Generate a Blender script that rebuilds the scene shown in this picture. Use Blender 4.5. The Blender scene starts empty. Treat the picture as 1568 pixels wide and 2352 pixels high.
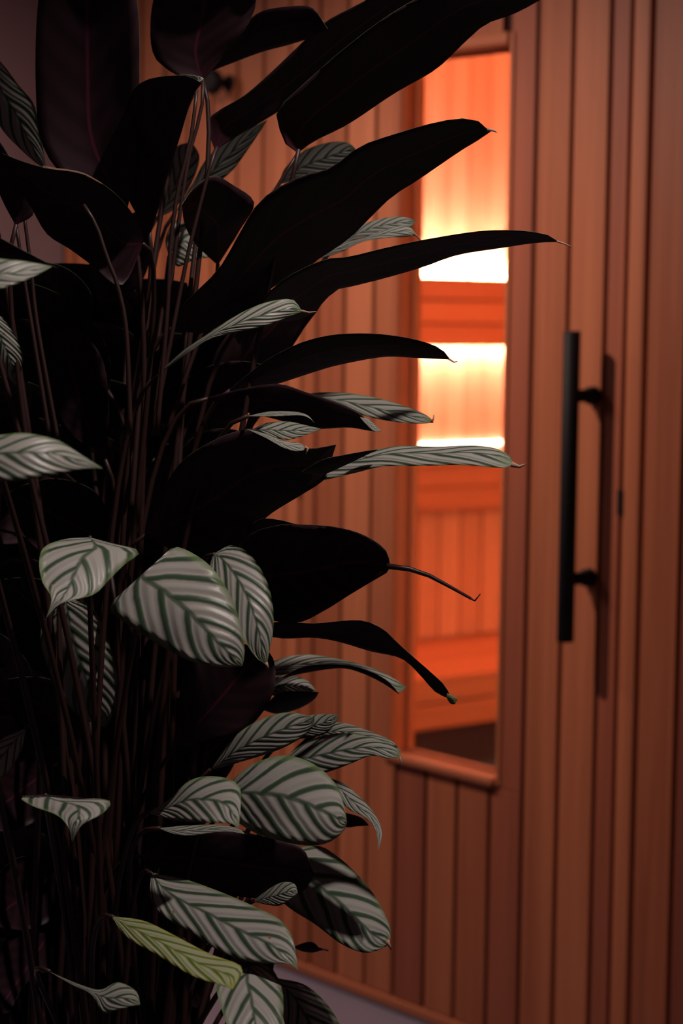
import bpy, bmesh, math, random
from mathutils import Vector, Matrix

random.seed(7)
scene = bpy.context.scene
COL = scene.collection

# ------------------------------------------------------------------ camera
F_PX, CX, CY = 5200.0, 784.0, 1176.0          # focal length in pixels of the 1568 x 2352 frame
CAM = Vector((3.147, -3.168, 1.55))
_yaw, _pit, _roll = math.radians(38.8), math.atan(467 / F_PX), math.radians(0.78)
_d0 = Vector((-math.cos(_yaw), math.sin(_yaw), 0)); _r0 = Vector((_d0.y, -_d0.x, 0)); _u0 = Vector((0, 0, 1))
DIR = _d0 * math.cos(_pit) - _u0 * math.sin(_pit)
_u = _u0 * math.cos(_pit) + _d0 * math.sin(_pit)
RGT = _r0 * math.cos(_roll) + _u * math.sin(_roll)
UPV = _u * math.cos(_roll) - _r0 * math.sin(_roll)
cam_data = bpy.data.cameras.new('camera')
cam_data.sensor_fit = 'VERTICAL'; cam_data.sensor_height = 36.0
cam_data.lens = F_PX / 2352.0 * 36.0
cam_data.clip_start = 0.05; cam_data.clip_end = 60
cam_data.dof.use_dof = True
cam_data.dof.focus_distance = 2.36
cam_data.dof.aperture_fstop = 5.6
cam = bpy.data.objects.new('camera', cam_data)
_m = Matrix((RGT, UPV, -DIR)).transposed().to_4x4(); _m.translation = CAM
cam.matrix_world = _m
COL.objects.link(cam); scene.camera = cam

# ------------------------------------------------------------------ world, lamps, exposure
world = bpy.data.worlds.new('world'); scene.world = world
world.use_nodes = True
_bg = world.node_tree.nodes['Background']
_bg.inputs[0].default_value = (1.0, 0.62, 0.66, 1); _bg.inputs[1].default_value = 0.030

def spot(name, loc, target, power, size_deg, blend, radius, colour):
    L = bpy.data.lights.new(name, 'SPOT')
    L.energy = power; L.spot_size = math.radians(size_deg); L.spot_blend = blend
    L.shadow_soft_size = radius; L.color = colour
    o = bpy.data.objects.new(name, L); COL.objects.link(o)
    o.location = loc
    o.rotation_euler = (Vector(target) - Vector(loc)).to_track_quat('-Z', 'Y').to_euler()
    return o
WARM = (1.0, 0.74, 0.62)
spot('ceiling_downlight', (-0.58, -1.15, 2.42), (-0.30, -0.1, 0.3), 94, 135, 1.0, 0.028, WARM)
spot('ceiling_downlight', (-1.78, -1.15, 2.42), (-1.6, -0.2, 0.5), 36, 135, 1.0, 0.028, WARM)
_pt = Vector((1.30, -1.70, 1.15))
spot('plant_downlight', _pt - _d0 * 0.55 + _r0 * 0.40 + Vector((0, 0, 1.75)), _pt, 98, 48, 0.6, 0.02, (1.0, 0.86, 0.78))

scene.view_settings.view_transform = 'Standard'
scene.view_settings.look = 'None'
scene.view_settings.gamma = 1.0
scene.view_settings.use_curve_mapping = False
scene.view_settings.exposure = 0.0
scene.cycles.max_bounces = 10
scene.cycles.diffuse_bounces = 6
scene.cycles.sample_clamp_indirect = 6.0
scene.cycles.use_denoising = True

# ------------------------------------------------------------------ helpers
def unproject(x, y, depth):
    """A point in the place, depth metres in front of the camera."""
    return CAM + (DIR + RGT * ((x - CX) / F_PX) + UPV * ((CY - y) / F_PX)) * depth

def tag(o, label=None, cat=None, group=None, kind=None):
    if label: o['label'] = label
    if cat: o['category'] = cat
    if group: o['group'] = group
    if kind: o['kind'] = kind
    return o

def empty(name, loc=(0, 0, 0)):
    o = bpy.data.objects.new(name, None); COL.objects.link(o); o.location = loc
    o.empty_display_size = 0.1
    return o

def link(name, mesh, parent=None, loc=(0, 0, 0)):
    o = bpy.data.objects.new(name, mesh); COL.objects.link(o)
    o.location = loc
    if parent is not None: o.parent = parent
    return o

def box_mesh(name, lo, hi, mat, bevel=0.0, seg=2):
    bm = bmesh.new()
    lo = Vector(lo); hi = Vector(hi)
    bmesh.ops.create_cube(bm, size=1.0)
    for v in bm.verts:
        v.co = Vector(((lo.x + hi.x) / 2 + v.co.x * (hi.x - lo.x), (lo.y + hi.y) / 2 + v.co.y * (hi.y - lo.y), (lo.z + hi.z) / 2 + v.co.z * (hi.z - lo.z)))
    if bevel > 0:
        bmesh.ops.bevel(bm, geom=bm.edges[:], offset=bevel, segments=seg, affect='EDGES', profile=0.5)
    me = bpy.data.meshes.new(name); bm.to_mesh(me); bm.free()
    me.materials.append(mat)
    return me

def lathe_bm(bm, p0, axis, prof, n=24):
    """prof: list of (distance along axis, radius)."""
    axis = Vector(axis).normalized(); p0 = Vector(p0)
    a = axis.orthogonal().normalized(); b = axis.cross(a)
    rings = []
    for t, r in prof:
        rings.append([bm.verts.new(p0 + axis * t + (a * math.cos(2 * math.pi * k / n) + b * math.sin(2 * math.pi * k / n)) * r) for k in range(n)])
    for q in range(len(rings) - 1):
        for k in range(n):
            bm.faces.new((rings[q][k], rings[q][(k + 1) % n], rings[q + 1][(k + 1) % n], rings[q + 1][k]))
    bm.faces.new(list(reversed(rings[0]))); bm.faces.new(rings[-1])

def lathe_mesh(name, p0, axis, prof, mat, n=24):
    bm = bmesh.new(); lathe_bm(bm, p0, axis, prof, n)
    bmesh.ops.recalc_face_normals(bm, faces=bm.faces[:])
    me = bpy.data.meshes.new(name); bm.to_mesh(me); bm.free(); me.materials.append(mat)
    for p in me.polygons: p.use_smooth = len(p.vertices) == 4
    return me

# ------------------------------------------------------------------ materials
def new_mat(name):
    m = bpy.data.materials.new(name); m.use_nodes = True
    nt = m.node_tree; nt.nodes.clear()
    out = nt.nodes.new('ShaderNodeOutputMaterial')
    return m, nt, out

def N(nt, kind, **kw):
    n = nt.nodes.new(kind)
    for k, v in kw.items(): setattr(n, k, v)
    return n

def math_node(nt, op, a, b=None, c=None, clamp=False):
    n = nt.nodes.new('ShaderNodeMath'); n.operation = op; n.use_clamp = clamp
    for i, v in enumerate((a, b, c)):
        if v is None: continue
        if isinstance(v, (int, float)): n.inputs[i].default_value = v
        else: nt.links.new(v, n.inputs[i])
    return n.outputs[0]

def mix_col(nt, fac, a, b, mode='MIX'):
    n = nt.nodes.new('ShaderNodeMix'); n.data_type = 'RGBA'; n.blend_type = mode
    for s, v in ((n.inputs[0], fac), (n.inputs[6], a), (n.inputs[7], b)):
        if isinstance(v, (int, float)): s.default_value = v
        elif isinstance(v, tuple): s.default_value = (*v, 1) if len(v) == 3 else v
        else: nt.links.new(v, s)
    return n.outputs[2]

def wood_mat(name, dark, light, axis='Z', rough=0.52, vary=0.22):
    """Straight-grained cedar: streaks run along one axis, each board has a tone of its own."""
    m, nt, out = new_mat(name)
    tc = N(nt, 'ShaderNodeTexCoord'); oi = N(nt, 'ShaderNodeObjectInfo')
    off = N(nt, 'ShaderNodeVectorMath', operation='SCALE'); nt.links.new(oi.outputs['Location'], off.inputs[0]); off.inputs['Scale'].default_value = 3.7
    add = N(nt, 'ShaderNodeVectorMath', operation='ADD'); nt.links.new(tc.outputs['Object'], add.inputs[0]); nt.links.new(off.outputs[0], add.inputs[1])
    mp = N(nt, 'ShaderNodeMapping')
    sc = {'X': (1.1, 46, 46), 'Y': (46, 1.1, 46), 'Z': (46, 46, 1.1)}[axis]
    mp.inputs['Scale'].default_value = sc
    nt.links.new(add.outputs[0], mp.inputs['Vector'])
    n1 = N(nt, 'ShaderNodeTexNoise'); n1.inputs['Scale'].default_value = 1.0; n1.inputs['Detail'].default_value = 6; n1.inputs['Roughness'].default_value = 0.62; n1.inputs['Distortion'].default_value = 0.4
    nt.links.new(mp.outputs[0], n1.inputs['Vector'])
    mp2 = N(nt, 'ShaderNodeMapping'); mp2.inputs['Scale'].default_value = tuple(s * 0.22 for s in sc)
    nt.links.new(add.outputs[0], mp2.inputs['Vector'])
    n2 = N(nt, 'ShaderNodeTexNoise'); n2.inputs['Scale'].default_value = 1.0; n2.inputs['Detail'].default_value = 3
    nt.links.new(mp2.outputs[0], n2.inputs['Vector'])
    s = math_node(nt, 'ADD', math_node(nt, 'MULTIPLY', n1.outputs[0], 0.55), math_node(nt, 'MULTIPLY', n2.outputs[0], 0.45))
    s = math_node(nt, 'ADD', s, math_node(nt, 'MULTIPLY', math_node(nt, 'SUBTRACT', oi.outputs['Random'], 0.5), vary))
    ramp = N(nt, 'ShaderNodeValToRGB'); ramp.color_ramp.elements[0].position = 0.28; ramp.color_ramp.elements[1].position = 0.74
    ramp.color_ramp.elements[0].color = (*dark, 1); ramp.color_ramp.elements[1].color = (*light, 1)
    nt.links.new(s, ramp.inputs[0])
    p = N(nt, 'ShaderNodeBsdfPrincipled'); p.inputs['Roughness'].default_value = rough
    p.inputs['Specular IOR Level'].default_value = 0.35
    nt.links.new(ramp.outputs[0], p.inputs['Base Color'])
    bp = N(nt, 'ShaderNodeBump'); bp.inputs['Strength'].default_value = 0.12; bp.inputs['Distance'].default_value = 0.002
    nt.links.new(n1.outputs[0], bp.inputs['Height']); nt.links.new(bp.outputs[0], p.inputs['Normal'])
    nt.links.new(p.outputs[0], out.inputs[0])
    return m

def plain_mat(name, colour, rough=0.5, noise=0.0, scale=30.0, bump=0.0, metallic=0.0, spec=0.5):
    m, nt, out = new_mat(name)
    p = N(nt, 'ShaderNodeBsdfPrincipled'); p.inputs['Roughness'].default_value = rough; p.inputs['Metallic'].default_value = metallic
    p.inputs['Specular IOR Level'].default_value = spec
    tc = N(nt, 'ShaderNodeTexCoord'); n1 = N(nt, 'ShaderNodeTexNoise'); n1.inputs['Scale'].default_value = scale; n1.inputs['Detail'].default_value = 5
    nt.links.new(tc.outputs['Object'], n1.inputs['Vector'])
    c = mix_col(nt, n1.outputs[0], tuple(max(0, k * (1 - noise)) for k in colour), tuple(min(1, k * (1 + noise)) for k in colour))
    nt.links.new(c, p.inputs['Base Color'])
    if bump:
        bp = N(nt, 'ShaderNodeBump'); bp.inputs['Strength'].default_value = bump; bp.inputs['Distance'].default_value = 0.003
        nt.links.new(n1.outputs[0], bp.inputs['Height']); nt.links.new(bp.outputs[0], p.inputs['Normal'])
    nt.links.new(p.outputs[0], out.inputs[0])
    return m

def emit_mat(name, colour, strength):
    m, nt, out = new_mat(name)
    e = N(nt, 'ShaderNodeEmission'); e.inputs[0].default_value = (*colour, 1); e.inputs[1].default_value = strength
    nt.links.new(e.outputs[0], out.inputs[0])
    return m

CEDAR = wood_mat('cedar', (0.25, 0.068, 0.029), (0.50, 0.168, 0.078), 'Z')
CEDAR_D = wood_mat('cedar_dark_board', (0.17, 0.042, 0.024), (0.34, 0.098, 0.050), 'Z')
CEDAR_Y = wood_mat('cedar_bench', (0.46, 0.165, 0.075), (0.66, 0.27, 0.13), 'Y')
CEDAR_IN = wood_mat('cedar_inside', (0.56, 0.27, 0.165), (0.74, 0.41, 0.27), 'Z', vary=0.35)
CEDAR_X = wood_mat('cedar_rail', (0.30, 0.085, 0.038), (0.54, 0.18, 0.085), 'X')
BACKING = plain_mat('groove_backing', (0.045, 0.012, 0.008), 0.8, 0.3, 40)
BLACK = plain_mat('black_metal', (0.009, 0.009, 0.012), 0.6, 0.1, 60, spec=0.2)
PLASTER = plain_mat('plaster', (0.36, 0.28, 0.32), 0.85, 0.06, 9, bump=0.15)
FLOOR = plain_mat('floor_concrete', (0.21, 0.185, 0.25), 0.45, 0.12, 7, bump=0.05)
DARK_FLOOR = plain_mat('sauna_floor', (0.008, 0.0075, 0.0085), 0.8, 0.2, 20, spec=0.05)
LED_UP = emit_mat('led_light_top', (1.0, 0.67, 0.50), 1300.0)
LED_DOWN = emit_mat('led_light_below', (1.0, 0.67, 0.50), 290.0)
LED_SEAT = emit_mat('led_light_seat', (1.0, 0.67, 0.50), 26.0)
LED_FILL = emit_mat('led_light_added_fill', (1.0, 0.48, 0.22), 205.0)  # more orange, for the added strips out of view

def glass_mat():
    m, nt, out = new_mat('window_glass')
    tr = N(nt, 'ShaderNodeBsdfTransparent'); tr.inputs[0].default_value = (0.97, 0.95, 0.94, 1)
    gl = N(nt, 'ShaderNodeBsdfGlossy'); gl.inputs['Roughness'].default_value = 0.02
    mx = N(nt, 'ShaderNodeMixShader')
    mx.inputs[0].default_value = 0.05
    nt.links.new(tr.outputs[0], mx.inputs[1]); nt.links.new(gl.outputs[0], mx.inputs[2])
    nt.links.new(mx.outputs[0], out.inputs[0])
    return m
GLASS = glass_mat()

# ------------------------------------------------------------------ the room
tag(link('floor', box_mesh('floor', (-1.97, -6, -0.12), (5.2, 0.0, 0.0), FLOOR)), 'grey lavender floor in front of the cedar sauna', 'floor', kind='structure')
tag(link('wall_left', box_mesh('wall_left', (-2.12, -5, 0), (-1.97, 0.0, 2.9), PLASTER)), 'dim mauve plaster wall behind the top of the plant', 'wall', kind='structure')

# facade of the sauna: backing sheet + one object per cedar board, face at y = 0
TOP = 2.75
GAP = 0.0105
def board(parent, x0, x1, z0, z1, mat=CEDAR, y0=0.0, y1=0.016, name='plank', cache={}):
    w = x1 - x0 - GAP
    key = (round(w, 4), round(z1 - z0, 4), round(y0, 4), round(y1, 4), mat.name)
    if key not in cache:
        cache[key] = box_mesh(name, (-w / 2, y0, 0), (w / 2, y1, z1 - z0), mat, 0.0028, 2)
    return link(name, cache[key], parent, ((x0 + x1) / 2, 0, z0))

DX0, DX1, DTOP = -0.946, 0.072, 2.32          # door leaf
wall = tag(empty('wall_back'), 'sauna front clad in vertical cedar boards', 'wall', kind='structure')
link('sheathing', box_mesh('sheathing', (-1.97, 0.016, 0), (DX0 - 0.004, 0.09, TOP), BACKING), wall)
link('sheathing', box_mesh('sheathing', (DX1 + 0.004, 0.016, 0), (3.2, 0.09, TOP), BACKING), wall)
link('sheathing', box_mesh('sheathing', (DX0 - 0.004, 0.016, DTOP + 0.004), (DX1 + 0.004, 0.09, TOP), BACKING), wall)
xs = [-1.001 - 0.1015 * k for k in range(10)]
for a in xs:
    x0 = max(a - 0.1015, -1.97)
    if a - x0 > 0.03: board(wall, x0, a, 0.032, TOP)
x = 0.126
while x < 3.1:
    board(wall, x, x + 0.104, 0.032, TOP, CEDAR_D if 0.2 < x < 0.3 else CEDAR); x += 0.104
x = DX0
while x < DX1 - 0.02:
    board(wall, x, min(x + 0.1018, DX1), DTOP + 0.02, TOP); x += 0.1018
# door jambs, a little rounded
for x0, x1 in ((-1.001, DX0), (DX1, 0.126)):
    j = box_mesh('door_jamb', (-(x1 - x0) / 2 + 0.004, -0.003, 0), ((x1 - x0) / 2 - 0.004, 0.08, DTOP + 0.016), CEDAR, 0.006, 3)
    link('door_jamb', j, wall, ((x0 + x1) / 2, 0, 0.032))
link('bottom_rail', box_mesh('bottom_rail', (-1.97 , -0.006, 0.010), (3.2, 0.016, 0.033), CEDAR_X, 0.004), wall)

# ------------------------------------------------------------------ the door
WX0, WX1, WZ0, WZ1 = -0.599, -0.266, 0.582, 2.086      # glazed opening
door = tag(empty('door_1'), 'cedar sauna door with a tall narrow window and black bar handle', 'door', kind='structure')
edges = [DX0, -0.892, -0.793, -0.692, -0.592, -0.490, -0.390, -0.288, -0.189, -0.087, 0.016, DX1]
for k in range(len(edges) - 1):
    x0, x1 = edges[k], edges[k + 1]
    if x0 > -0.6 and x1 < -0.28:
        board(door, x0, x1, 0.034, WZ0 - 0.002, CEDAR_D if k == 4 else CEDAR); board(door, x0, x1, WZ1 + 0.002, DTOP)
    elif x0 == -0.288:
        board(door, x0, x1, 0.034, WZ0 - 0.022, CEDAR_D); board(door, WX1 - 0.004, x1, WZ0 - 0.022, DTOP, CEDAR_D)
    else:
        board(door, x0, x1, 0.034, DTOP, CEDAR_D if k == 10 else CEDAR)
# solid core of the door around the opening
link('door_core', box_mesh('door_core', (DX0, 0.016, 0.034), (WX0 - 0.006, 0.058, DTOP), BACKING), door)
link('door_core', box_mesh('door_core', (WX1 + 0.006, 0.016, 0.034), (DX1, 0.058, DTOP), BACKING), door)
link('door_core', box_mesh('door_core', (WX0 - 0.006, 0.016, 0.034), (WX1 + 0.006, 0.058, WZ0 - 0.006), BACKING), door)
link('door_core', box_mesh('door_core', (WX0 - 0.006, 0.016, WZ1 + 0.006), (WX1 + 0.006, 0.058, DTOP), BACKING), door)
# window surround: a rounded moulding standing proud of the boards and lining the opening
TW = 0.027
fr = link('window_frame', box_mesh('window_frame', (WX0 - TW, -0.010, WZ0 - 0.019), (WX0, 0.062, WZ1 + TW), CEDAR, 0.006, 3), door)
link('window_frame', box_mesh('window_frame', (WX1, -0.006, WZ0 - 0.018), (WX1 + 0.013, 0.062, WZ1 + TW), CEDAR, 0.005, 3), door)
link('window_frame', box_mesh('window_frame', (WX0 - 0.001, -0.013, WZ1), (WX1 + 0.001, 0.062, WZ1 + TW), CEDAR_X, 0.006, 3), door)
link('window_sill', box_mesh('window_sill', (WX0 - 0.001, -0.015, WZ0 - 0.019), (WX1 + 0.001, 0.062, WZ0), CEDAR_X, 0.006, 3), door)
GY = 0.032
bead = lambda lo, hi: link('glazing_bead', box_mesh('glazing_bead', lo, hi, CEDAR, 0.0015, 1), door)
bead((WX0, GY + 0.002, WZ0), (WX0 + 0.008, GY + 0.018, WZ1)); bead((WX1 - 0.008, GY + 0.002, WZ0), (WX1, GY + 0.018, WZ1))
bead((WX0, GY + 0.002, WZ1 - 0.008), (WX1, GY + 0.018, WZ1)); bead((WX0, GY + 0.002, WZ0), (WX1, GY + 0.018, WZ0 + 0.006))
tag(link('pane', box_mesh('pane', (WX0 + 0.0008, GY - 0.0015, WZ0 + 0.0008), (WX1 - 0.0008, GY + 0.0015, WZ1 - 0.0008), GLASS), door), 'clear glass pane with the orange glow behind')
# handle: round black bar on two posts
HX, HY = -0.006, -0.066
handle = tag(link('handle', lathe_mesh('handle', (0, 0, 0), (0, 0, 1), [(0, 0.0145), (0.0015, 0.0168), (0.6065, 0.0168), (0.608, 0.0145)], BLACK, 32), door, (HX, HY, 0.905)), 'long black round bar handle')
for z in (0.123, 0.482):
    link('post', lathe_mesh('post', (0, 0.010, 0), (0, 1, 0), [(0, 0.0125), (0.036, 0.0125), (0.040, 0.0175), (0.0555, 0.0185), (0.0562, 0.017)], BLACK), handle, (0, 0, z))
link('latch_plate', box_mesh('latch_plate', (-0.004, -0.008, 0), (0.0085, 0.018, 0.050), BLACK, 0.002), door, (DX1, 0, 1.158))
link('hinge', lathe_mesh('hinge', (0, -0.004, 0), (0, 0, 1), [(0, 0.005), (0.001, 0.006), (0.059, 0.006), (0.06, 0.005)], BLACK, 16), door, (DX0, 0, 1.125))
link('hinge', lathe_mesh('hinge', (0, -0.004, 0), (0, 0, 1), [(0, 0.005), (0.001, 0.006), (0.059, 0.006), (0.06, 0.005)], BLACK, 16), door, (DX0, 0, 0.25))

# small round hook on the boards beside the door
hook = tag(empty('wall_hook', (-1.237, 0, 2.075)), 'small round black hook on the cedar boards between two leaves', 'hook')
link('base', lathe_mesh('base', (0, 0, 0), (0, -1, 0), [(0, 0.020), (0.004, 0.020), (0.006, 0.017)], BLACK), hook)
link('knob', lathe_mesh('knob', (0, -0.006, 0), (0, -1, 0), [(0, 0.010), (0.026, 0.011), (0.030, 0.026), (0.040, 0.031), (0.052, 0.028), (0.057, 0.019)], BLACK), hook)

# ------------------------------------------------------------------ inside the sauna
SX0, SX1, SY1, SF, SC = -3.80, 0.9, 4.1, 0.12, 2.75
tag(link('floor', box_mesh('floor', (SX0, 0.10, 0.0), (SX1, SY1, SF), DARK_FLOOR)), 'dark floor inside the sauna', 'floor', kind='structure')
tag(link('ceiling', box_mesh('ceiling', (SX0 - 0.1, 0.09, SC), (SX1 + 0.1, SY1 + 0.1, SC + 0.06), CEDAR_Y)), 'cedar ceiling inside the sauna', 'ceiling', kind='structure')
tag(link('wall_far', box_mesh('wall_far', (SX0 - 0.1, SY1, 0), (SX1 + 0.1, SY1 + 0.06, SC), CEDAR_IN)), 'far cedar wall inside the sauna', 'wall', kind='structure')
tag(link('wall_right', box_mesh('wall_right', (SX1, 0.09, 0), (SX1 + 0.06, SY1, SC), CEDAR_IN)), 'cedar end wall inside the sauna', 'wall', kind='structure')
tag(link('wall_front', box_mesh('wall_front', (SX0 - 0.1, 0.02, 0), (-1.98, 0.09, SC), CEDAR_IN)), 'cedar front wall inside the sauna', 'wall', kind='structure')
iw = tag(empty('wall_side'), 'glowing inner sauna wall of vertical cedar boards', 'wall', kind='structure')
link('sheathing', box_mesh('sheathing', (SX0 - 0.10, 0.09, 0), (SX0 - 0.016, SY1, SC), BACKING), iw)
pw = 0.110
pm = box_mesh('plank', (-0.016, -pw / 2 + 0.003, 0), (0, pw / 2 - 0.003, SC - SF), CEDAR_IN, 0.0025, 1)
k = 0
while 0.09 + (k + 1) * pw < SY1 + 0.01:
    link('plank', pm, iw, (SX0, 0.09 + (k + 0.5) * pw, SF)); k += 1

def run_board(parent, name, lo, hi, mat=CEDAR_Y, bevel=0.004):
    c = [(a + b) / 2 for a, b in zip(lo, hi)]
    h = [(b - a) / 2 for a, b in zip(lo, hi)]
    return link(name, box_mesh(name, [-q for q in h], h, mat, bevel), parent, c)
YA, YB = 0.12, SY1 - 0.02
ub = tag(empty('upper_bench', (-3.5, 2.1, SF)), 'upper cedar bench with vertical boarded front inside the sauna', 'bench')
ub.location = (0, 0, 0)
sl = [(-3.775, -3.645), (-3.635, -3.505), (-3.495, -3.365), (-3.355, -3.225)]
for a, b in sl: run_board(ub, 'seat_slat', (a, YA, 0.968), (b, YB, 0.998))
run_board(ub, 'fascia_board', (-3.262, YA, 0.885), (-3.235, YB, 0.966))
run_board(ub, 'fascia_board', (-3.262, YA, 0.800), (-3.235, YB, 0.881))
link('sheathing', box_mesh('sheathing', (-3.34, YA, 0.30), (-3.316, YB, 0.967), BACKING), ub)
bm_ = box_mesh('plank', (-0.016, -0.108 / 2 + 0.003, 0), (0, 0.108 / 2 - 0.003, 0.51), CEDAR_IN, 0.0025, 1)
k = 0
while YA + (k + 1) * 0.108 < YB:
    link('plank', bm_, ub, (-3.30, YA + (k + 0.5) * 0.108, 0.302)); k += 1
lb = tag(empty('lower_bench'), 'low cedar step bench above the dark sauna floor', 'bench')
for q in range(5):
    x0 = -3.296 + q * 0.1385
    run_board(lb, 'seat_slat', (x0, YA, 0.272), (x0 + 0.131, YB, 0.298))
run_board(lb, 'fascia_board', (-2.640, YA, 0.212), (-2.612, YB, 0.271))
run_board(lb, 'fascia_board', (-2.640, YA, SF), (-2.612, YB, 0.206))
br = tag(empty('backrest'), 'cedar backrest of three long rails between two glowing light strips', 'backrest')
for q in range(3):
    z0 = 1.402 + q * 0.096
    run_board(br, 'rail', (-3.735, YA, z0), (-3.712, YB, z0 + 0.088))
run_board(br, 'back_board', (-3.742, YA, 1.41), (-3.7365, YB, 1.675), BACKING, 0)
for y in (0.5, 1.5, 2.5, 3.5):
    run_board(br, 'bracket', (-3.80, y - 0.02, 1.445), (-3.743, y + 0.02, 1.63), bevel=0.002)
for z, mt, txt in ((1.655, LED_UP, 'glowing light strip along the top of the sauna backrest'), (1.428, LED_DOWN, 'glowing light strip under the sauna backrest'), (1.004, LED_SEAT, 'glowing light strip at the back of the upper bench')):
    xo = 0.0 if z > 1.1 else -0.019
    hh = 0.005 if z > 1.1 else 0.0025
    tag(link('led_strip', box_mesh('led_strip', (-3.778 + xo, YA, -hh), (-3.766 + xo, YB, hh), mt), None, (0, 0, z)), txt, 'light strip')
# unseen light strips added on the other walls to fill the sauna with light
tag(link('led_strip', box_mesh('led_strip', (-2.4, SY1 - 0.03, -0.005), (SX1 - 0.05, SY1 - 0.018, 0.005), LED_FILL), None, (0, 0, 1.53)), 'added unseen fill light strip along the far sauna wall', 'light strip')
tag(link('led_strip', box_mesh('led_strip', (SX1 - 0.03, 0.3, -0.005), (SX1 - 0.018, SY1 - 0.1, 0.005), LED_FILL), None, (0, 0, 0.9)), 'added unseen fill light strip along the sauna end wall', 'light strip')

# ------------------------------------------------------------------ the plant
def leaf_top_mat(name, silver, band, margin, trans=0.22, bands=5.8):
    """Upper face of the leaf: silvery ground, dark green feathered bands that follow the side veins."""
    m, nt, out = new_mat(name)
    uv = N(nt, 'ShaderNodeUVMap'); uv.uv_map = 'leaf'
    sep = N(nt, 'ShaderNodeSeparateXYZ'); nt.links.new(uv.outputs[0], sep.inputs[0])
    u = sep.outputs[0]; v = math_node(nt, 'ABSOLUTE', math_node(nt, 'SUBTRACT', math_node(nt, 'MULTIPLY', sep.outputs[1], 2.0), 1.0))
    side = math_node(nt, 'GREATER_THAN', sep.outputs[1], 0.5)
    tc = N(nt, 'ShaderNodeTexCoord'); oi = N(nt, 'ShaderNodeObjectInfo')
    nz = N(nt, 'ShaderNodeTexNoise'); nz.inputs['Scale'].default_value = 34; nz.inputs['Detail'].default_value = 4
    nt.links.new(tc.outputs['Object'], nz.inputs['Vector'])
    nc = math_node(nt, 'SUBTRACT', nz.outputs[0], 0.5)
    # veins run forward from the midrib to the margin
    s = math_node(nt, 'SUBTRACT', u, math_node(nt, 'MULTIPLY', math_node(nt, 'POWER', v, 1.15), 0.30))
    s = math_node(nt, 'ADD', s, math_node(nt, 'MULTIPLY', nc, 0.030))
    ph = math_node(nt, 'ADD', math_node(nt, 'MULTIPLY', s, bands), math_node(nt, 'MULTIPLY', side, 0.42))
    ph = math_node(nt, 'ADD', ph, math_node(nt, 'MULTIPLY', oi.outputs['Random'], 3.0))
    c = math_node(nt, 'COSINE', math_node(nt, 'MULTIPLY', ph, 2 * math.pi))
    mr = N(nt, 'ShaderNodeMapRange'); mr.interpolation_type = 'SMOOTHSTEP'
    mr.inputs['From Min'].default_value = 0.30; mr.inputs['From Max'].default_value = 0.95
    nt.links.new(c, mr.inputs['Value'])
    fac = mr.outputs[0]
    # broken silver streak inside each band near the midrib
    fine = math_node(nt, 'COSINE', math_node(nt, 'MULTIPLY', ph, 14 * math.pi))
    ground = mix_col(nt, math_node(nt, 'MULTIPLY', math_node(nt, 'ADD', fine, 1.0), 0.06), silver, tuple(k * 0.55 for k in silver))
    mid = N(nt, 'ShaderNodeMapRange'); mid.inputs['From Min'].default_value = 0.085; mid.inputs['From Max'].default_value = 0.03
    nt.links.new(v, mid.inputs['Value'])
    fac = math_node(nt, 'MAXIMUM', fac, math_node(nt, 'MULTIPLY', mid.outputs[0], 0.85), clamp=True)
    col = mix_col(nt, fac, ground, band)
    ed = N(nt, 'ShaderNodeMapRange'); ed.interpolation_type = 'SMOOTHSTEP'; ed.inputs['From Min'].default_value = 0.80; ed.inputs['From Max'].default_value = 1.0
    nt.links.new(math_node(nt, 'ADD', v, math_node(nt, 'MULTIPLY', nc, 0.15)), ed.inputs['Value'])
    tp = N(nt, 'ShaderNodeMapRange'); tp.interpolation_type = 'SMOOTHSTEP'; tp.inputs['From Min'].default_value = 0.88; tp.inputs['From Max'].default_value = 1.0
    nt.links.new(u, tp.inputs['Value'])
    col = mix_col(nt, math_node(nt, 'MULTIPLY', math_node(nt, 'MAXIMUM', ed.outputs[0], tp.outputs[0]), 0.75), col, margin)
    sp = N(nt, 'ShaderNodeTexNoise'); sp.inputs['Scale'].default_value = 75; sp.inputs['Detail'].default_value = 3
    nt.links.new(tc.outputs['Object'], sp.inputs['Vector'])
    sr = N(nt, 'ShaderNodeMapRange'); sr.inputs['From Min'].default_value = 0.735; sr.inputs['From Max'].default_value = 0.76
    nt.links.new(sp.outputs[0], sr.inputs['Value'])
    col = mix_col(nt, sr.outputs[0], col, (0.30, 0.15, 0.075))
    p = N(nt, 'ShaderNodeBsdfPrincipled'); p.inputs['Roughness'].default_value = 0.40; p.inputs['Specular IOR Level'].default_value = 0.35
    nt.links.new(col, p.inputs['Base Color'])
    bp = N(nt, 'ShaderNodeBump'); bp.inputs['Strength'].default_value = 0.35; bp.inputs['Distance'].default_value = 0.0012
    nt.links.new(math_node(nt, 'COSINE', math_node(nt, 'MULTIPLY', ph, 4 * math.pi)), bp.inputs['Height']); nt.links.new(bp.outputs[0], p.inputs['Normal'])
    tl = N(nt, 'ShaderNodeBsdfTranslucent'); nt.links.new(mix_col(nt, 0.5, col, margin), tl.inputs[0])
    mx = N(nt, 'ShaderNodeMixShader'); mx.inputs[0].default_value = trans
    nt.links.new(p.outputs[0], mx.inputs[1]); nt.links.new(tl.outputs[0], mx.inputs[2])
    nt.links.new(mx.outputs[0], out.inputs[0])
    return m

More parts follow.
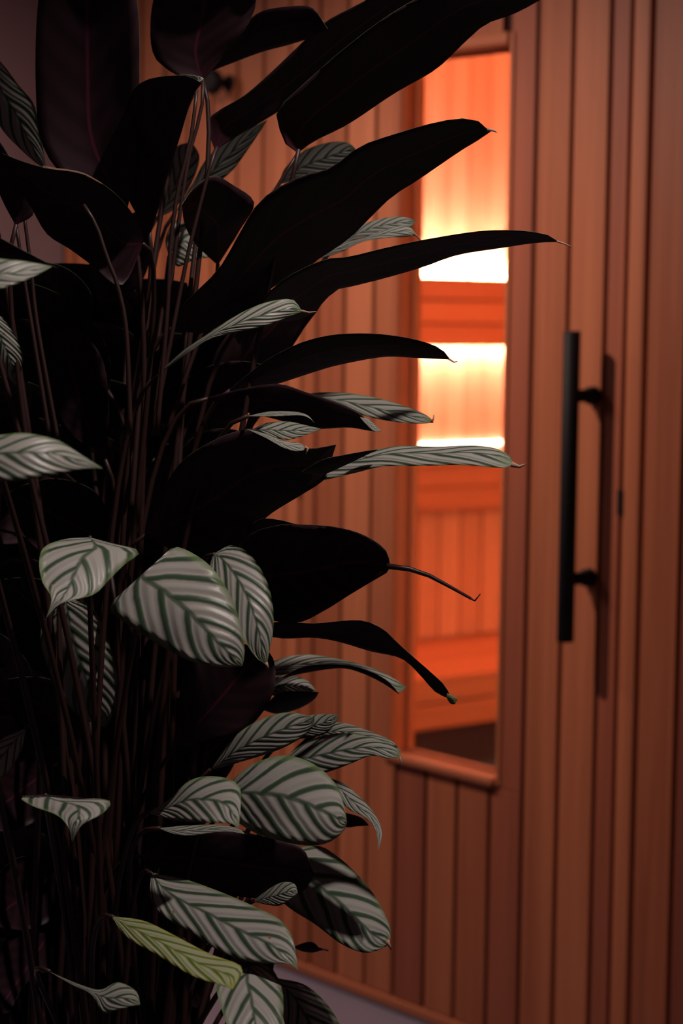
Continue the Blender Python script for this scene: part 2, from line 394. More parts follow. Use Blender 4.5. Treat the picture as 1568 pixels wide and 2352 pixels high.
def leaf_under_mat(name, base, rib, trans=0.10):
    m, nt, out = new_mat(name)
    uv = N(nt, 'ShaderNodeUVMap'); uv.uv_map = 'leaf'
    sep = N(nt, 'ShaderNodeSeparateXYZ'); nt.links.new(uv.outputs[0], sep.inputs[0])
    u = sep.outputs[0]; v = math_node(nt, 'ABSOLUTE', math_node(nt, 'SUBTRACT', math_node(nt, 'MULTIPLY', sep.outputs[1], 2.0), 1.0))
    mid = N(nt, 'ShaderNodeMapRange'); mid.inputs['From Min'].default_value = 0.05; mid.inputs['From Max'].default_value = 0.01
    nt.links.new(v, mid.inputs['Value'])
    bs = N(nt, 'ShaderNodeMapRange'); bs.inputs['From Min'].default_value = 0.16; bs.inputs['From Max'].default_value = 0.0
    nt.links.new(u, bs.inputs['Value'])
    s = math_node(nt, 'SUBTRACT', u, math_node(nt, 'MULTIPLY', math_node(nt, 'POWER', v, 1.25), 0.20))
    c = math_node(nt, 'COSINE', math_node(nt, 'MULTIPLY', s, 2 * math.pi * 9))
    col = mix_col(nt, math_node(nt, 'MULTIPLY', math_node(nt, 'ADD', c, 1.0), 0.5), base, tuple(k * 0.65 for k in base))
    col = mix_col(nt, math_node(nt, 'MAXIMUM', mid.outputs[0], math_node(nt, 'MULTIPLY', bs.outputs[0], 0.35), clamp=True), col, rib)
    p = N(nt, 'ShaderNodeBsdfPrincipled'); p.inputs['Roughness'].default_value = 0.55; p.inputs['Specular IOR Level'].default_value = 0.25
    nt.links.new(col, p.inputs['Base Color'])
    tl = N(nt, 'ShaderNodeBsdfTranslucent'); nt.links.new(mix_col(nt, 0.4, col, (0.10, 0.05, 0.02)), tl.inputs[0])
    mx = N(nt, 'ShaderNodeMixShader'); mx.inputs[0].default_value = trans
    nt.links.new(p.outputs[0], mx.inputs[1]); nt.links.new(tl.outputs[0], mx.inputs[2])
    nt.links.new(mx.outputs[0], out.inputs[0])
    return m

TOPM = leaf_top_mat('leaf_face', (0.385, 0.37, 0.345), (0.042, 0.078, 0.046), (0.13, 0.20, 0.075))
TOPY = leaf_top_mat('leaf_face_yellowing', (0.46, 0.48, 0.30), (0.13, 0.20, 0.02), (0.42, 0.42, 0.05), 0.35)
UNDER = leaf_under_mat('leaf_back', (0.026, 0.009, 0.015), (0.085, 0.014, 0.032))
STEMM = plain_mat('stem_skin', (0.026, 0.011, 0.010), 0.45, 0.3, 25, spec=0.3)
DRY = plain_mat('dry_leaf', (0.42, 0.24, 0.17), 0.7, 0.35, 60)
BROWN = plain_mat('brown_margin', (0.13, 0.06, 0.035), 0.8, 0.4, 90)
POTM = plain_mat('planter_clay', (0.018, 0.018, 0.02), 0.6, 0.1, 12)
SOILM = plain_mat('potting_soil', (0.03, 0.02, 0.014), 0.95, 0.5, 80, bump=0.6)

AXIS = unproject(268, 2352, 2.52); AXIS.z = 0.0
plant = tag(empty('potted_plant', (AXIS.x, AXIS.y, 0)), 'tall leafy plant with silver striped leaves and dark purple undersides beside the door', 'plant')
PL = Vector((AXIS.x, AXIS.y, 0))

def cr(pts, n):
    """n points at equal arc length along a smooth curve through pts."""
    P = [Vector(p) for p in pts]
    P = [P[0] * 2 - P[1]] + P + [P[-1] * 2 - P[-2]]
    dense = []
    for i in range(1, len(P) - 2):
        p0, p1, p2, p3 = P[i - 1:i + 3]
        for k in range(12):
            t = k / 12
            dense.append(0.5 * ((2 * p1) + (p2 - p0) * t + (2 * p0 - 5 * p1 + 4 * p2 - p3) * t * t + (3 * p1 - p0 - 3 * p2 + p3) * t ** 3))
    dense.append(P[-2])
    L = [0.0]
    for a, b in zip(dense, dense[1:]): L.append(L[-1] + (b - a).length)
    out = []; j = 0
    for i in range(n):
        s = L[-1] * i / (n - 1)
        while j < len(L) - 2 and L[j + 1] < s: j += 1
        t = (s - L[j]) / max(1e-9, L[j + 1] - L[j])
        out.append(dense[j].lerp(dense[j + 1], min(1, max(0, t))))
    return out

def lerp3(d, u):
    return d[0] * (1 - u) * (1 - 2 * u) + d[1] * 4 * u * (1 - u) + d[2] * u * (2 * u - 1)

NU, NV = 26, 10
def tube(name, pts, radii, mat, parent, n=7):
    bm = bmesh.new(); rings = []
    up = Vector((0.3, 0.9, 0.2)).normalized()
    for i, p in enumerate(pts):
        t = (pts[min(i + 1, len(pts) - 1)] - pts[max(i - 1, 0)]).normalized()
        a = t.cross(up).normalized(); b = t.cross(a)
        r = radii[0] + (radii[1] - radii[0]) * i / (len(pts) - 1)
        rings.append([bm.verts.new(p + (a * math.cos(2 * math.pi * k / n) + b * math.sin(2 * math.pi * k / n)) * r) for k in range(n)])
    for q in range(len(rings) - 1):
        for k in range(n):
            bm.faces.new((rings[q][k], rings[q][(k + 1) % n], rings[q + 1][(k + 1) % n], rings[q + 1][k]))
    bm.faces.new(rings[0]); bm.faces.new(list(reversed(rings[-1])))
    bmesh.ops.recalc_face_normals(bm, faces=bm.faces[:])
    me = bpy.data.meshes.new(name); bm.to_mesh(me); bm.free(); me.materials.append(mat)
    for p in me.polygons: p.use_smooth = True
    return link(name, me, parent)

def stem_to_root(p0, back, r0=0.0024, r1=0.0042):
    """Leaf stalk: leaves the blade along its midrib, bends over and runs down to the soil."""
    ang = random.uniform(0, 2 * math.pi); rad = random.uniform(0.0, 0.085)
    off = Vector((p0.x - PL.x, p0.y - PL.y, 0))
    root = Vector((PL.x + math.cos(ang) * rad + off.x * 0.10, PL.y + math.sin(ang) * rad + off.y * 0.10, 0.44))
    h = p0.z - root.z
    c1 = p0 + back.normalized() * min(0.10, 0.25 * h)
    c2 = root + Vector((off.x * 0.12, off.y * 0.12, h * 0.62))
    pts = []
    for k in range(15):
        t = k / 14
        pts.append(p0 * (1 - t) ** 3 + c1 * 3 * t * (1 - t) ** 2 + c2 * 3 * t * t * (1 - t) + root * t ** 3)
    return tube('stem', [p - PL for p in pts], (r0, r1), STEMM, plant)

def leaf(base, tip, A, B, d, face='T', tilt=0.0, cup=0.25, wave=0.03, mid=0.5, top=None, stem=True, tail=None, label=None, th=0.0007):
    """One leaf blade: base and tip, its two margins and the depth of base, middle and tip from the camera.
    tilt > 0 turns margin A away from the camera, cup > 0 folds the halves away from it."""
    pa = cr([Vector((*base, 0))] + [Vector((*p, 0)) for p in A] + [Vector((*tip, 0))], NU)
    pb = cr([Vector((*base, 0))] + [Vector((*p, 0)) for p in B] + [Vector((*tip, 0))], NU)
    rnd = random.Random(int(base[0] * 31 + tip[1] * 17 + 5))
    f1, f2 = rnd.uniform(2, 3.5), rnd.uniform(0, 6)
    G = []
    for i in range(NU):
        u = i / (NU - 1); D = lerp3(d, u)
        hw = (pa[i] - pb[i]).length / 2 * D / F_PX
        row = []
        for j in range(NV + 1):
            v = -1 + 2 * j / NV                      # -1 is margin A, +1 is margin B
            s = mid * (1 + v) if v <= 0 else mid + (1 - mid) * v
            q = pa[i].lerp(pb[i], s)
            dd = -tilt * hw * v + cup * hw * abs(v) ** 1.4 + wave * hw * math.sin(f1 * 2 * math.pi * u + f2 + (1.3 if v > 0 else 0)) * abs(v) ** 2 * 2.2
            row.append((unproject(q.x, q.y, D + dd), u, (v + 1) / 2))
        G.append(row)
    co = [[c[0] - PL for c in r] for r in G]
    nrm = [[None] * (NV + 1) for _ in range(NU)]
    for i in range(NU):
        for j in range(NV + 1):
            tu = co[min(i + 1, NU - 1)][j] - co[max(i - 1, 0)][j]
            tv = co[i][min(j + 1, NV)] - co[i][max(j - 1, 0)]
            if tv.length < 1e-6: ii = 1 if i == 0 else NU - 2; tv = co[ii][min(j + 1, NV)] - co[ii][max(j - 1, 0)]
            n = tu.cross(tv)
            if n.length < 1e-12: n = Vector((0, 0, 1))
            n.normalize()
            if n.dot(DIR) > 0: n.negate()
            nrm[i][j] = n
    verts, faces, mats, uvs = [], [], [], []
    W = NV + 1
    for i in range(NU):
        for j in range(W): verts.append(co[i][j]); uvs.append((G[i][j][1], G[i][j][2]))
    for i in range(NU):
        for j in range(W):
            e = 0.25 if j in (0, NV) or i in (0, NU - 1) else 1.0
            verts.append(co[i][j] - nrm[i][j] * th * e); uvs.append((G[i][j][1], G[i][j][2]))
    o2 = NU * W
    front, back = (0, 1) if face == 'T' else (1, 0)
    for i in range(NU - 1):
        for j in range(NV):
            a, b, c, e = i * W + j, i * W + j + 1, (i + 1) * W + j + 1, (i + 1) * W + j
            n = (verts[c] - verts[a]).cross(verts[e] - verts[b])
            quad = (a, b, c, e) if n.dot(DIR) < 0 else (e, c, b, a)
            faces.append(quad); mats.append(front)
            faces.append(tuple(o2 + k for k in reversed(quad))); mats.append(back)
        for j in (0, NV):
            a, e = i * W + j, (i + 1) * W + j
            faces.append((a, e, o2 + e, o2 + a) if j == 0 else (e, a, o2 + a, o2 + e)); mats.append(0)
    me = bpy.data.meshes.new('leaf'); me.from_pydata(verts, [], faces)
    me.materials.append(top or TOPM); me.materials.append(UNDER)
    lay = me.uv_layers.new(name='leaf')
    for p in me.polygons:
        p.material_index = mats[p.index]; p.use_smooth = True
        for li in p.loop_indices: lay.data[li].uv = uvs[me.loops[li].vertex_index]
    me.update()
    ob = link('leaf', me, plant)
    if label: ob['label'] = label
    if stem:
        m0 = co[0][NV // 2] + PL; m1 = co[3][NV // 2] + PL
        stem_to_root(m0 + (m1 - m0) * 0.15, m0 - m1)
    if tail:                                          # thin drawn-out or dried tip
        pts = [unproject(x, y, d[2]) - PL for x, y in tail[0]]
        tube('leaf_tip', [p for p in pts], (tail[1] * d[2] / F_PX, 0.0006), DRY if len(tail) < 3 else STEMM, ob, 6)
    return ob

T, U = 'T', 'U'
# --- crown: leaves above eye level, seen from below
leaf((290, 490), (180, -170), [(180, 435), (100, 340), (82, 200), (88, 0), (120, -110)], [(308, 400), (314, 270), (320, 170), (314, 0), (270, -110)], (2.44, 2.42, 2.36), U, tilt=0.3, cup=-0.3)
leaf((466, 184), (480, -190), [(410, 174), (372, 150), (352, 125), (345, 75), (352, 0), (390, -120)], [(505, 140), (545, 90), (572, 50), (588, 0), (580, -110)], (2.52, 2.50, 2.42), U, tilt=0.25, cup=-0.25)
leaf((474, 168), (752, 66), [(510, 118), (548, 72), (600, 26), (690, 13), (722, 22)], [(520, 150), (600, 120), (660, 104), (715, 86)], (2.60, 2.56, 2.50), U, tilt=-0.8)
leaf((494, 346), (1010, -100), [(474, 285), (500, 255), (560, 220), (620, 168), (700, 92), (750, 48), (840, 0), (920, -50)], [(530, 322), (580, 292), (650, 250), (760, 180), (880, 80), (960, -10)], (2.60, 2.56, 2.48), U, tilt=-0.7, cup=-0.15)
leaf((684, 352), (1310, -50), [(655, 330), (640, 290), (638, 252), (690, 200), (780, 120), (900, 30), (1020, -30), (1180, -60)], [(722, 324), (800, 285), (905, 215), (1000, 160), (1060, 104), (1115, 56), (1180, 32), (1250, -6)], (2.42, 2.38, 2.30), U, tilt=-0.9, cup=-0.15)
leaf((400, 490), (614, 276), [(440, 425), (470, 370), (505, 335), (560, 300)], [(470, 440), (530, 395), (575, 335)], (2.76, 2.72, 2.66), T, tilt=0.6)
leaf((360, 500), (440, 326), [(366, 455), (382, 385), (404, 338)], [(400, 480), (440, 420), (458, 362)], (2.80, 2.78, 2.74), T, tilt=0.5)
leaf((640, 424), (816, 342), [(655, 385), (700, 345), (760, 326), (800, 328)], [(690, 412), (750, 398), (800, 368)], (2.78, 2.74, 2.68), T, tilt=0.9)
leaf((345, 540), (462, 190), [(292, 450), (272, 330), (296, 226), (335, 184), (420, 173)], [(366, 470), (388, 392), (414, 312), (440, 226)], (2.50, 2.42, 2.28), U, tilt=0.3, cup=-0.2)
leaf((446, 208), (412, 172), [(440, 190), (428, 178)], [(456, 190), (468, 180), (440, 172)], (2.42, 2.42, 2.42), T, tilt=0.6, stem=False)
leaf((330, 560), (5, 352), [(322, 520), (282, 462), (232, 420), (180, 397), (105, 386), (45, 368)], [(280, 655), (215, 612), (160, 572), (108, 538), (72, 478), (30, 410)], (2.36, 2.30, 2.26), U, tilt=-0.6, cup=-0.2, mid=0.45)
leaf((-60, 90), (106, 388), [(-40, 200), (0, 290), (42, 338), (82, 374)], [(0, 140), (42, 195), (78, 240), (90, 300), (100, 350)], (2.50, 2.50, 2.54), T, tilt=0.4)
leaf((36, 518), (-40, 290), [(10, 470), (-12, 420), (-35, 360)], [(78, 488), (52, 425), (22, 362), (-5, 320)], (2.42, 2.40, 2.36), U, tilt=0.4)
leaf((-160, 625), (120, 612), [(-60, 585), (0, 594), (60, 600)], [(-60, 690), (0, 664), (42, 650), (84, 632)], (1.98, 1.95, 1.98), T, tilt=0.9)
leaf((-90, 560), (132, 616), [(-40, 530), (0, 546), (60, 578)], [(-40, 600), (20, 602), (80, 610)], (2.14, 2.12, 2.12), U, tilt=-0.8)
leaf((500, 610), (418, 470), [(448, 560), (424, 515)], [(550, 530), (584, 466), (535, 425), (490, 404), (445, 432)], (2.58, 2.50, 2.42), U, tilt=0.8, mid=0.4)
leaf((388, 590), (496, 590), [(380, 550), (402, 505), (440, 526), (472, 560)], [(400, 606), (412, 612), (450, 596)], (2.68, 2.66, 2.64), T, tilt=0.7)
leaf((390, 752), (1126, 303), [(420, 700), (500, 620), (545, 545), (590, 470), (640, 430), (700, 402), (760, 386), (805, 350), (845, 328), (900, 310), (980, 286), (1040, 274), (1090, 274)], [(470, 765), (560, 705), (650, 645), (740, 590), (805, 545), (850, 500), (900, 452), (950, 420), (1000, 386), (1060, 345), (1105, 318)], (2.46, 2.40, 2.34), U, tilt=-0.9, cup=-0.1, mid=0.5, tail=([(1118, 298), (1132, 299), (1141, 304)], 5))
leaf((560, 740), (1284, 556), [(640, 650), (740, 598), (800, 590), (900, 566), (1000, 546), (1110, 530), (1200, 530), (1258, 540)], [(640, 740), (700, 730), (738, 700), (768, 668), (800, 660), (880, 640), (970, 614), (1050, 586), (1150, 570), (1230, 558)], (2.46, 2.38, 2.32), U, tilt=-1.6, cup=-0.1, tail=([(1278, 554), (1296, 560), (1312, 567)], 2.5))
leaf((780, 560), (954, 506), [(820, 522), (870, 503), (920, 497)], [(820, 550), (880, 534), (940, 522)], (2.66, 2.62, 2.58), T, tilt=1.3)
leaf((720, 598), (956, 540), [(770, 562), (830, 548), (880, 528), (935, 518)], [(780, 580), (830, 556), (890, 546), (930, 544)], (2.62, 2.56, 2.52), T, tilt=1.2, tail=([(950, 536), (958, 543), (966, 552)], 3))
leaf((470, 910), (772, 640), [(500, 800), (600, 690), (700, 620)], [(560, 892), (650, 822), (700, 752), (738, 700)], (2.60, 2.58, 2.56), U, tilt=-0.6)
leaf((345, 874), (694, 716), [(420, 806), (470, 772), (520, 738), (570, 710), (620, 692), (672, 688)], [(440, 806), (485, 778), (560, 760), (620, 746), (680, 722)], (2.42, 2.35, 2.36), T, tilt=0.25, tail=([(690, 714), (710, 718), (726, 716)], 3.5))
leaf((520, 900), (1034, 826), [(600, 836), (650, 806), (700, 784), (765, 769), (850, 766), (930, 775), (988, 790), (1018, 806)], [(600, 892), (650, 878), (720, 855), (780, 838), (880, 820), (950, 822), (1010, 825)], (2.46, 2.40, 2.34), U, tilt=-1.3, tail=([(1030, 824), (1042, 832), (1050, 830)], 2.5))
leaf((660, 905), (996, 971), [(700, 905), (735, 901), (800, 903), (870, 915), (940, 936), (982, 955)], [(720, 925), (780, 938), (840, 956), (900, 968), (960, 973)], (2.64, 2.56, 2.48), T, tilt=1.0, tail=([(990, 970), (995, 962), (996, 952)], 3))
leaf((470, 915), (872, 992), [(560, 892), (640, 882), (700, 900), (760, 920), (812, 942), (846, 966)], [(560, 945), (640, 965), (700, 985), (745, 985), (800, 982), (850, 990)], (2.46, 2.42, 2.36), U, tilt=-0.7)
leaf((826, 958), (876, 991), [(845, 962), (862, 976)], [(838, 972), (858, 990)], (2.355, 2.35, 2.35), T, tilt=0.8, stem=False)
leaf((566, 956), (722, 972), [(620, 945), (680, 946), (708, 955)], [(630, 956), (690, 954), (712, 962)], (2.36, 2.34, 2.33), T, tilt=1.8)
leaf((570, 990), (738, 985), [(610, 972), (660, 968), (700, 976)], [(610, 1000), (660, 1010), (710, 996)], (2.43, 2.40, 2.38), T, tilt=1.0)
leaf((566, 985), (704, 1032), [(610, 996), (650, 1012), (690, 1018)], [(610, 1006), (650, 1028), (680, 1036)], (2.36, 2.34, 2.33), T, tilt=1.3, stem=False, tail=([(700, 1028), (706, 1030), (702, 1044)], 5))
leaf((330, 1230), (772, 1021), [(400, 1080), (490, 1012), (580, 985), (640, 1012), (700, 1030), (745, 1026)], [(430, 1275), (520, 1262), (570, 1226), (622, 1180), (690, 1138), (742, 1104), (756, 1070)], (2.44, 2.40, 2.38), U, tilt=-0.5, cup=-0.15)
leaf((640, 1108), (1180, 1068), [(690, 1075), (760, 1050), (800, 1045), (850, 1035), (920, 1024), (1000, 1026), (1080, 1023), (1135, 1029), (1170, 1046)], [(700, 1110), (760, 1099), (820, 1085), (880, 1071), (960, 1070), (1060, 1068), (1130, 1073), (1160, 1074)], (2.44, 2.36, 2.30), T, tilt=1.4, mid=0.35, tail=([(1174, 1066), (1192, 1072), (1208, 1066)], 7))
leaf((690, 1085), (870, 1032), [(740, 1056), (790, 1045), (840, 1036)], [(740, 1090), (790, 1070), (840, 1046)], (2.355, 2.345, 2.335), U, tilt=-1.0, stem=False)
dry = cr([Vector((p[0], p[1], 0)) for p in ((98, 383), (125, 388), (160, 391), (195, 399), (235, 420))], 10)
tube('leaf_margin', [unproject(p.x, p.y + 3, 2.27) - PL for p in dry], (0.0028, 0.0008), BROWN, plant)['label'] = 'dried brown leaf margin'
# --- left: leaves that hang towards the camera
leaf((-130, 1045), (236, 1076), [(-60, 1005), (0, 999), (60, 995), (132, 1011), (180, 1040)], [(-60, 1095), (0, 1104), (50, 1103), (120, 1090), (196, 1077)], (1.96, 1.92, 1.96), T, tilt=0.8, mid=0.4)
leaf((206, 1234), (106, 1420), [(150, 1238), (102, 1256), (90, 1290), (97, 1336), (118, 1374)], [(250, 1246), (320, 1266), (286, 1296), (250, 1332), (214, 1366), (140, 1386)], (2.28, 2.18, 2.14), T, tilt=0.1, cup=0.2)
leaf((330, 1326), (556, 1530), [(372, 1282), (402, 1256), (450, 1275), (492, 1310), (530, 1370), (554, 1440), (562, 1498)], [(252, 1390), (290, 1432), (350, 1472), (440, 1520), (510, 1532)], (2.30, 2.23, 2.22), T, tilt=0.15, cup=0.2)
leaf((490, 1272), (612, 1528), [(482, 1320), (520, 1400), (580, 1500)], [(530, 1252), (570, 1270), (606, 1320), (625, 1380), (628, 1440), (620, 1490)], (2.38, 2.32, 2.31), T, tilt=-0.1, cup=0.2, tail=([(610, 1522), (614, 1530), (616, 1537)], 5))
leaf((150, 1370), (242, 1672), [(92, 1450), (125, 1570), (175, 1640)], [(215, 1400), (258, 1500), (272, 1610)], (2.46, 2.47, 2.50), T, tilt=0.2)
leaf((244, 1060), (152, 752), [(150, 990), (92, 880), (108, 790)], [(250, 940), (236, 830), (190, 765)], (2.60, 2.56, 2.52), U, tilt=0.2, cup=-0.2)
leaf((-30, 700), (36, 886), [(-30, 780), (5, 850)], [(20, 745), (52, 815), (46, 860)], (2.40, 2.42, 2.46), T, tilt=-0.4)
leaf((60, 1672), (-40, 1830), [(0, 1700), (-50, 1760)], [(50, 1720), (22, 1770), (-5, 1792)], (2.30, 2.24, 2.2), T, tilt=0.4)
leaf((104, 1826), (166, 1934), [(48, 1830), (74, 1851), (130, 1872), (157, 1900)], [(180, 1832), (252, 1839), (236, 1868), (188, 1895)], (2.26, 2.18, 2.16), T, tilt=0.1, cup=0.3)
leaf((110, 2230), (322, 2308), [(180, 2260), (230, 2273), (270, 2256), (312, 2276)], [(165, 2262), (210, 2285), (235, 2326), (262, 2322), (298, 2312)], (2.26, 2.20, 2.16), T, tilt=0.6)
# --- right: middle and lower leaves
leaf((556, 1340), (896, 1302), [(562, 1240), (630, 1208), (700, 1205), (780, 1212), (842, 1232), (886, 1264)], [(590, 1412), (680, 1430), (742, 1404), (800, 1368), (860, 1332), (890, 1314)], (2.42, 2.36, 2.30), U, tilt=-0.35, cup=-0.2, tail=([(888, 1300), (940, 1307), (985, 1322), (1030, 1346), (1080, 1374), (1090, 1380), (1103, 1364)], 7, 1))
leaf((566, 1250), (692, 1206), [(572, 1212), (600, 1192), (640, 1194), (672, 1202)], [(600, 1238), (640, 1226)], (2.44, 2.40, 2.38), U, tilt=-0.9)
leaf((570, 1446), (1036, 1606), [(640, 1428), (720, 1432), (800, 1425), (842, 1428), (880, 1446), (912, 1476), (950, 1510), (990, 1545), (1022, 1576)], [(640, 1466), (720, 1465), (780, 1475), (850, 1496), (920, 1512), (960, 1546), (1000, 1590)], (2.46, 2.36, 2.30), U, tilt=-1.5, cup=-0.1)
leaf((1026, 1592), (1044, 1618), [(1040, 1598), (1050, 1606)], [(1026, 1604), (1034, 1616)], (2.295, 2.29, 2.29), T, tilt=-0.6, stem=False, top=TOPY)
leaf((590, 1545), (932, 1578), [(640, 1514), (705, 1503), (780, 1514), (842, 1530), (900, 1555)], [(640, 1552), (700, 1538), (780, 1534), (830, 1542), (880, 1566), (914, 1592)], (2.60, 2.54, 2.48), T, tilt=1.5, mid=0.6)
leaf((640, 1560), (918, 1596), [(700, 1530), (780, 1526), (840, 1538), (890, 1564)], [(700, 1546), (780, 1535), (830, 1546), (880, 1570)], (2.545, 2.52, 2.47), U, tilt=-0.9, stem=False)
leaf((590, 1586), (726, 1586), [(630, 1556), (668, 1550), (704, 1562)], [(640, 1600), (690, 1594)], (2.64, 2.60, 2.58), T, tilt=1.0)
leaf((600, 1630), (732, 1590), [(640, 1592), (690, 1588)], [(640, 1640), (690, 1626), (722, 1606)], (2.62, 2.58, 2.56), U, tilt=-0.9)
leaf((400, 1720), (608, 1488), [(420, 1570), (500, 1480)], [(540, 1690), (606, 1632), (631, 1572), (628, 1515)], (2.46, 2.42, 2.40), U, tilt=0.2, cup=-0.2)
leaf((480, 1770), (722, 1648), [(530, 1700), (590, 1656), (660, 1636)], [(560, 1748), (640, 1722), (692, 1694), (718, 1668)], (2.44, 2.38, 2.34), T, tilt=0.8)
leaf((650, 1700), (778, 1642), [(690, 1652), (735, 1640)], [(700, 1696), (745, 1686), (768, 1664)], (2.48, 2.44, 2.42), T, tilt=0.7)
leaf((650, 1745), (924, 1740), [(690, 1712), (740, 1690), (800, 1684), (862, 1696), (906, 1716)], [(690, 1774), (740, 1776), (800, 1756), (850, 1736), (890, 1742)], (2.44, 2.36, 2.30), T, tilt=0.9, tail=([(918, 1738), (921, 1750), (916, 1768)], 3))
leaf((720, 1690), (922, 1728), [(750, 1665), (790, 1660), (850, 1680), (900, 1702)], [(780, 1700), (850, 1704), (890, 1716)], (2.50, 2.42, 2.36), T, tilt=1.2)
leaf((510, 1818), (796, 1890), [(555, 1772), (600, 1746), (660, 1735), (722, 1756), (770, 1800), (790, 1850)], [(530, 1870), (565, 1902), (622, 1926), (700, 1942), (752, 1936), (788, 1910)], (2.36, 2.24, 2.18), T, tilt=0.6, cup=0.3, mid=0.48)
leaf((364, 1902), (600, 1924), [(430, 1896), (520, 1896)], [(400, 1916), (440, 1919), (520, 1910)], (2.34, 2.30, 2.27), T, tilt=1.2)
leaf((340, 1866), (548, 1902), [(388, 1836), (430, 1796), (472, 1783), (522, 1788), (550, 1808), (553, 1850)], [(380, 1880), (440, 1888), (500, 1890), (530, 1892)], (2.30, 2.20, 2.14), T, tilt=0.9, cup=0.2)
leaf((735, 1780), (868, 1956), [(790, 1800), (832, 1836), (862, 1872), (877, 1906), (875, 1930)], [(768, 1822), (800, 1858), (842, 1880), (864, 1912)], (2.52, 2.46, 2.42), T, tilt=0.4)
leaf((765, 1862), (848, 1896), [(800, 1868), (830, 1878)], [(790, 1898), (820, 1898)], (2.53, 2.50, 2.48), U, tilt=-0.8)
leaf((640, 1955), (894, 2168), [(725, 1942), (772, 1965), (822, 2010), (862, 2060), (888, 2110), (897, 2140)], [(615, 2030), (660, 2082), (722, 2122), (780, 2166), (832, 2188), (870, 2182)], (2.52, 2.42, 2.34), T, tilt=0.4, cup=0.2, tail=([(888, 2160), (894, 2172), (898, 2182)], 6))
leaf((330, 1965), (722, 2010), [(400, 1920), (500, 1905), (600, 1920), (690, 1945)], [(400, 2020), (500, 2050), (600, 2064), (690, 2050)], (2.46, 2.42, 2.40), U, tilt=-0.5)
leaf((580, 2070), (684, 2050), [(620, 2040), (650, 2026), (676, 2030)], [(612, 2078), (642, 2080), (670, 2062)], (2.42, 2.38, 2.36), T, tilt=0.7)
leaf((346, 2004), (684, 2228), [(420, 2018), (500, 2046), (580, 2080), (642, 2112), (670, 2150), (680, 2192)], [(345, 2060), (372, 2102), (440, 2144), (500, 2182), (560, 2206), (622, 2213), (662, 2214)], (2.36, 2.24, 2.18), T, tilt=0.4, cup=0.2)
leaf((255, 2104), (534, 2272), [(330, 2115), (400, 2148), (480, 2190), (556, 2222)], [(290, 2152), (360, 2192), (440, 2240), (500, 2260)], (2.26, 2.15, 2.08), T, tilt=0.7, top=TOPY, label='yellowing leaf with bright green bands')
leaf((570, 2212), (592, 2460), [(512, 2240), (495, 2262), (520, 2352), (552, 2425)], [(618, 2218), (648, 2275), (648, 2352), (628, 2420)], (2.25, 2.15, 2.10), T, tilt=0.0, cup=0.25)
leaf((630, 2245), (775, 2450), [(648, 2330), (680, 2410)], [(700, 2262), (752, 2308), (784, 2362), (792, 2410)], (2.56, 2.50, 2.44), T, tilt=-0.3)
leaf((672, 2176), (738, 2182), [(696, 2166), (718, 2164)], [(696, 2186), (720, 2188)], (2.6, 2.58, 2.56), U, tilt=-0.8, tail=([(732, 2180), (744, 2180), (754, 2184)], 4, 1))
# --- shaded leaves inside the clump
fill = [((250, 900), (20, 640), 150, 2.50), ((300, 960), (560, 760), 170, 2.62), ((260, 1250), (20, 1130), 180, 2.56), ((270, 1300), (600, 1180), 150, 2.56),
        ((250, 1200), (90, 960), 130, 2.70), ((330, 1230), (520, 960), 160, 2.66), ((200, 1500), (10, 1330), 150, 2.50), ((340, 1620), (480, 1380), 150, 2.56),
        ((180, 1700), (20, 1560), 140, 2.52), ((300, 1800), (470, 1600), 170, 2.56), ((330, 1860), (560, 1660), 150, 2.52), ((120, 1760), (-60, 1900), 150, 2.46),
        ((150, 1990), (-30, 2120), 160, 2.46), ((130, 2120), (-10, 2330), 150, 2.44), ((330, 2140), (480, 2320), 130, 2.50), ((340, 1960), (520, 2140), 150, 2.58),
        ((360, 2240), (420, 2440), 150, 2.46), ((180, 2230), (30, 2420), 150, 2.40), ((230, 700), (330, 480), 130, 2.70), ((380, 960), (640, 850), 140, 2.58),
        ((120, 830), (-60, 780), 150, 2.42), ((130, 1100), (-50, 1240), 150, 2.44), ((400, 1100), (600, 1010), 140, 2.60), ((420, 820), (620, 640), 140, 2.56),
        ((110, 1420), (-70, 1500), 150, 2.46), ((440, 1160), (600, 1250), 110, 2.60), ((60, 1640), (-60, 1430), 120, 2.56), ((560, 1960), (470, 2080), 100, 2.5),
        ((200, 760), (80, 600), 120, 2.56), ((60, 960), (-20, 870), 110, 2.52), ((520, 2110), (620, 2260), 110, 2.46)]
for k in range(13):                                   # far side of the clump
    y = 760 + k * 128
    fill.append(((300, y + 90), (90 + 60 * (k % 3), y - 150), 250, 2.78 + 0.02 * (k % 2)))
    fill.append(((240, y + 90), (430 + 40 * (k % 2), y - 110), 230, 2.84))
    fill.append(((120, y + 60), (-60, y - 130 + 40 * (k % 2)), 230, 2.70))
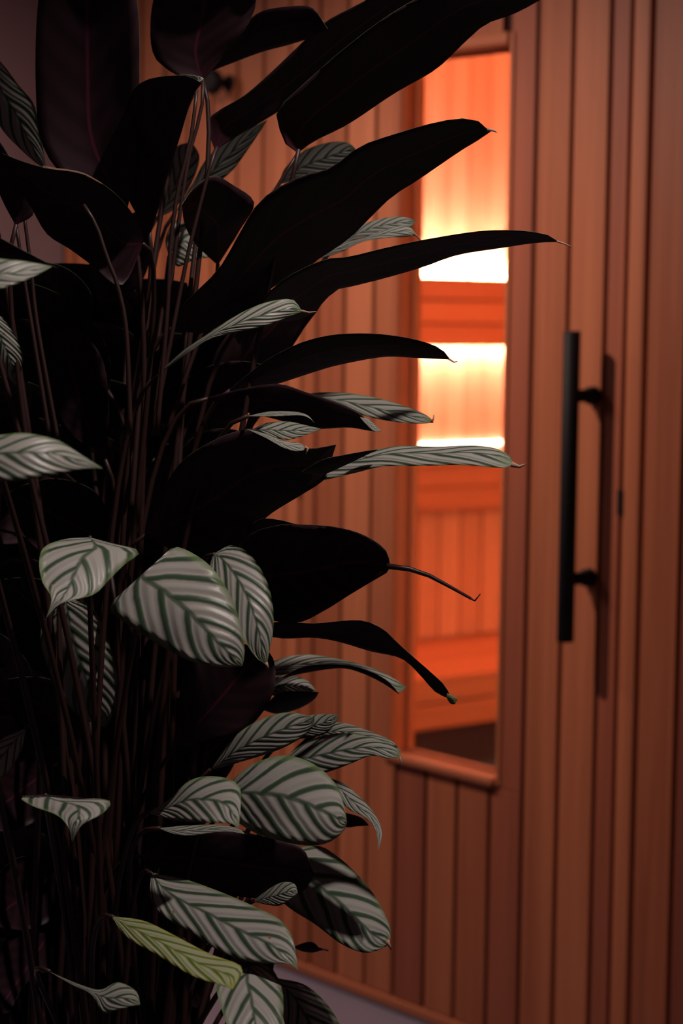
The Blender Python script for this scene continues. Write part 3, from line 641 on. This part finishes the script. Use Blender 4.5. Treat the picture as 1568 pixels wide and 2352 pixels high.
for (bx, by), (tx, ty), w, dd in fill:
    dd = max(dd, 2.58)
    b2, t2 = Vector((bx, by)), Vector((tx, ty)); ax = (t2 - b2); nn = Vector((-ax.y, ax.x)).normalized()
    pa_, pb_ = [], []
    for s, q in ((0.12, 0.55), (0.3, 0.95), (0.5, 1.0), (0.72, 0.8), (0.9, 0.36)):
        c_ = b2 + ax * s
        pa_.append(tuple(c_ + nn * w / 2 * q)); pb_.append(tuple(c_ - nn * w / 2 * q))
    if (Vector(pa_[2]) - Vector(pb_[2])).y > 0: pa_, pb_ = pb_, pa_
    leaf((bx, by), (tx, ty), pa_, pb_, (dd + 0.03, dd, dd - 0.05), U, tilt=-0.5, cup=-0.15, stem=(w > 145))
# stalks in plain view between the upper leaves
for pts, dd in (([(452, 206), (438, 320), (410, 430), (392, 560), (384, 720), (360, 1000)], 2.40), ([(494, 346), (478, 400), (452, 500), (428, 600), (404, 720), (350, 1000)], 2.44),
                ([(684, 352), (660, 390), (636, 430), (600, 500), (545, 600), (480, 720), (380, 1000)], 2.50), ([(36, 512), (44, 560), (56, 640), (75, 760), (130, 1100)], 2.44), ([(54, 480), (62, 545), (72, 620), (88, 760), (150, 1100)], 2.46),
                ([(192, 470), (222, 520), (245, 590), (268, 650), (290, 760), (300, 1000)], 2.27), ([(466, 184), (462, 260), (440, 330), (424, 420), (404, 560), (350, 1000)], 2.47)):
    q = cr([Vector((*p, 0)) for p in pts], 16)
    tube('stem', [unproject(p.x, p.y, dd) - PL for p in q], (0.0020, 0.0028), STEMM, plant)
# planter and soil under the frame
pot = [(0.0, 0.15), (0.004, 0.155), (0.44, 0.195), (0.46, 0.200), (0.48, 0.200), (0.482, 0.196), (0.478, 0.188), (0.43, 0.184)]
link('planter', lathe_mesh('planter', (0, 0, 0), (0, 0, 1), pot, POTM, 40), plant)
link('soil', lathe_mesh('soil', (0, 0, 0.42), (0, 0, 1), [(0, 0.183), (0.022, 0.183), (0.028, 0.14), (0.032, 0.05), (0.033, 0.004)], SOILM, 32), plant)
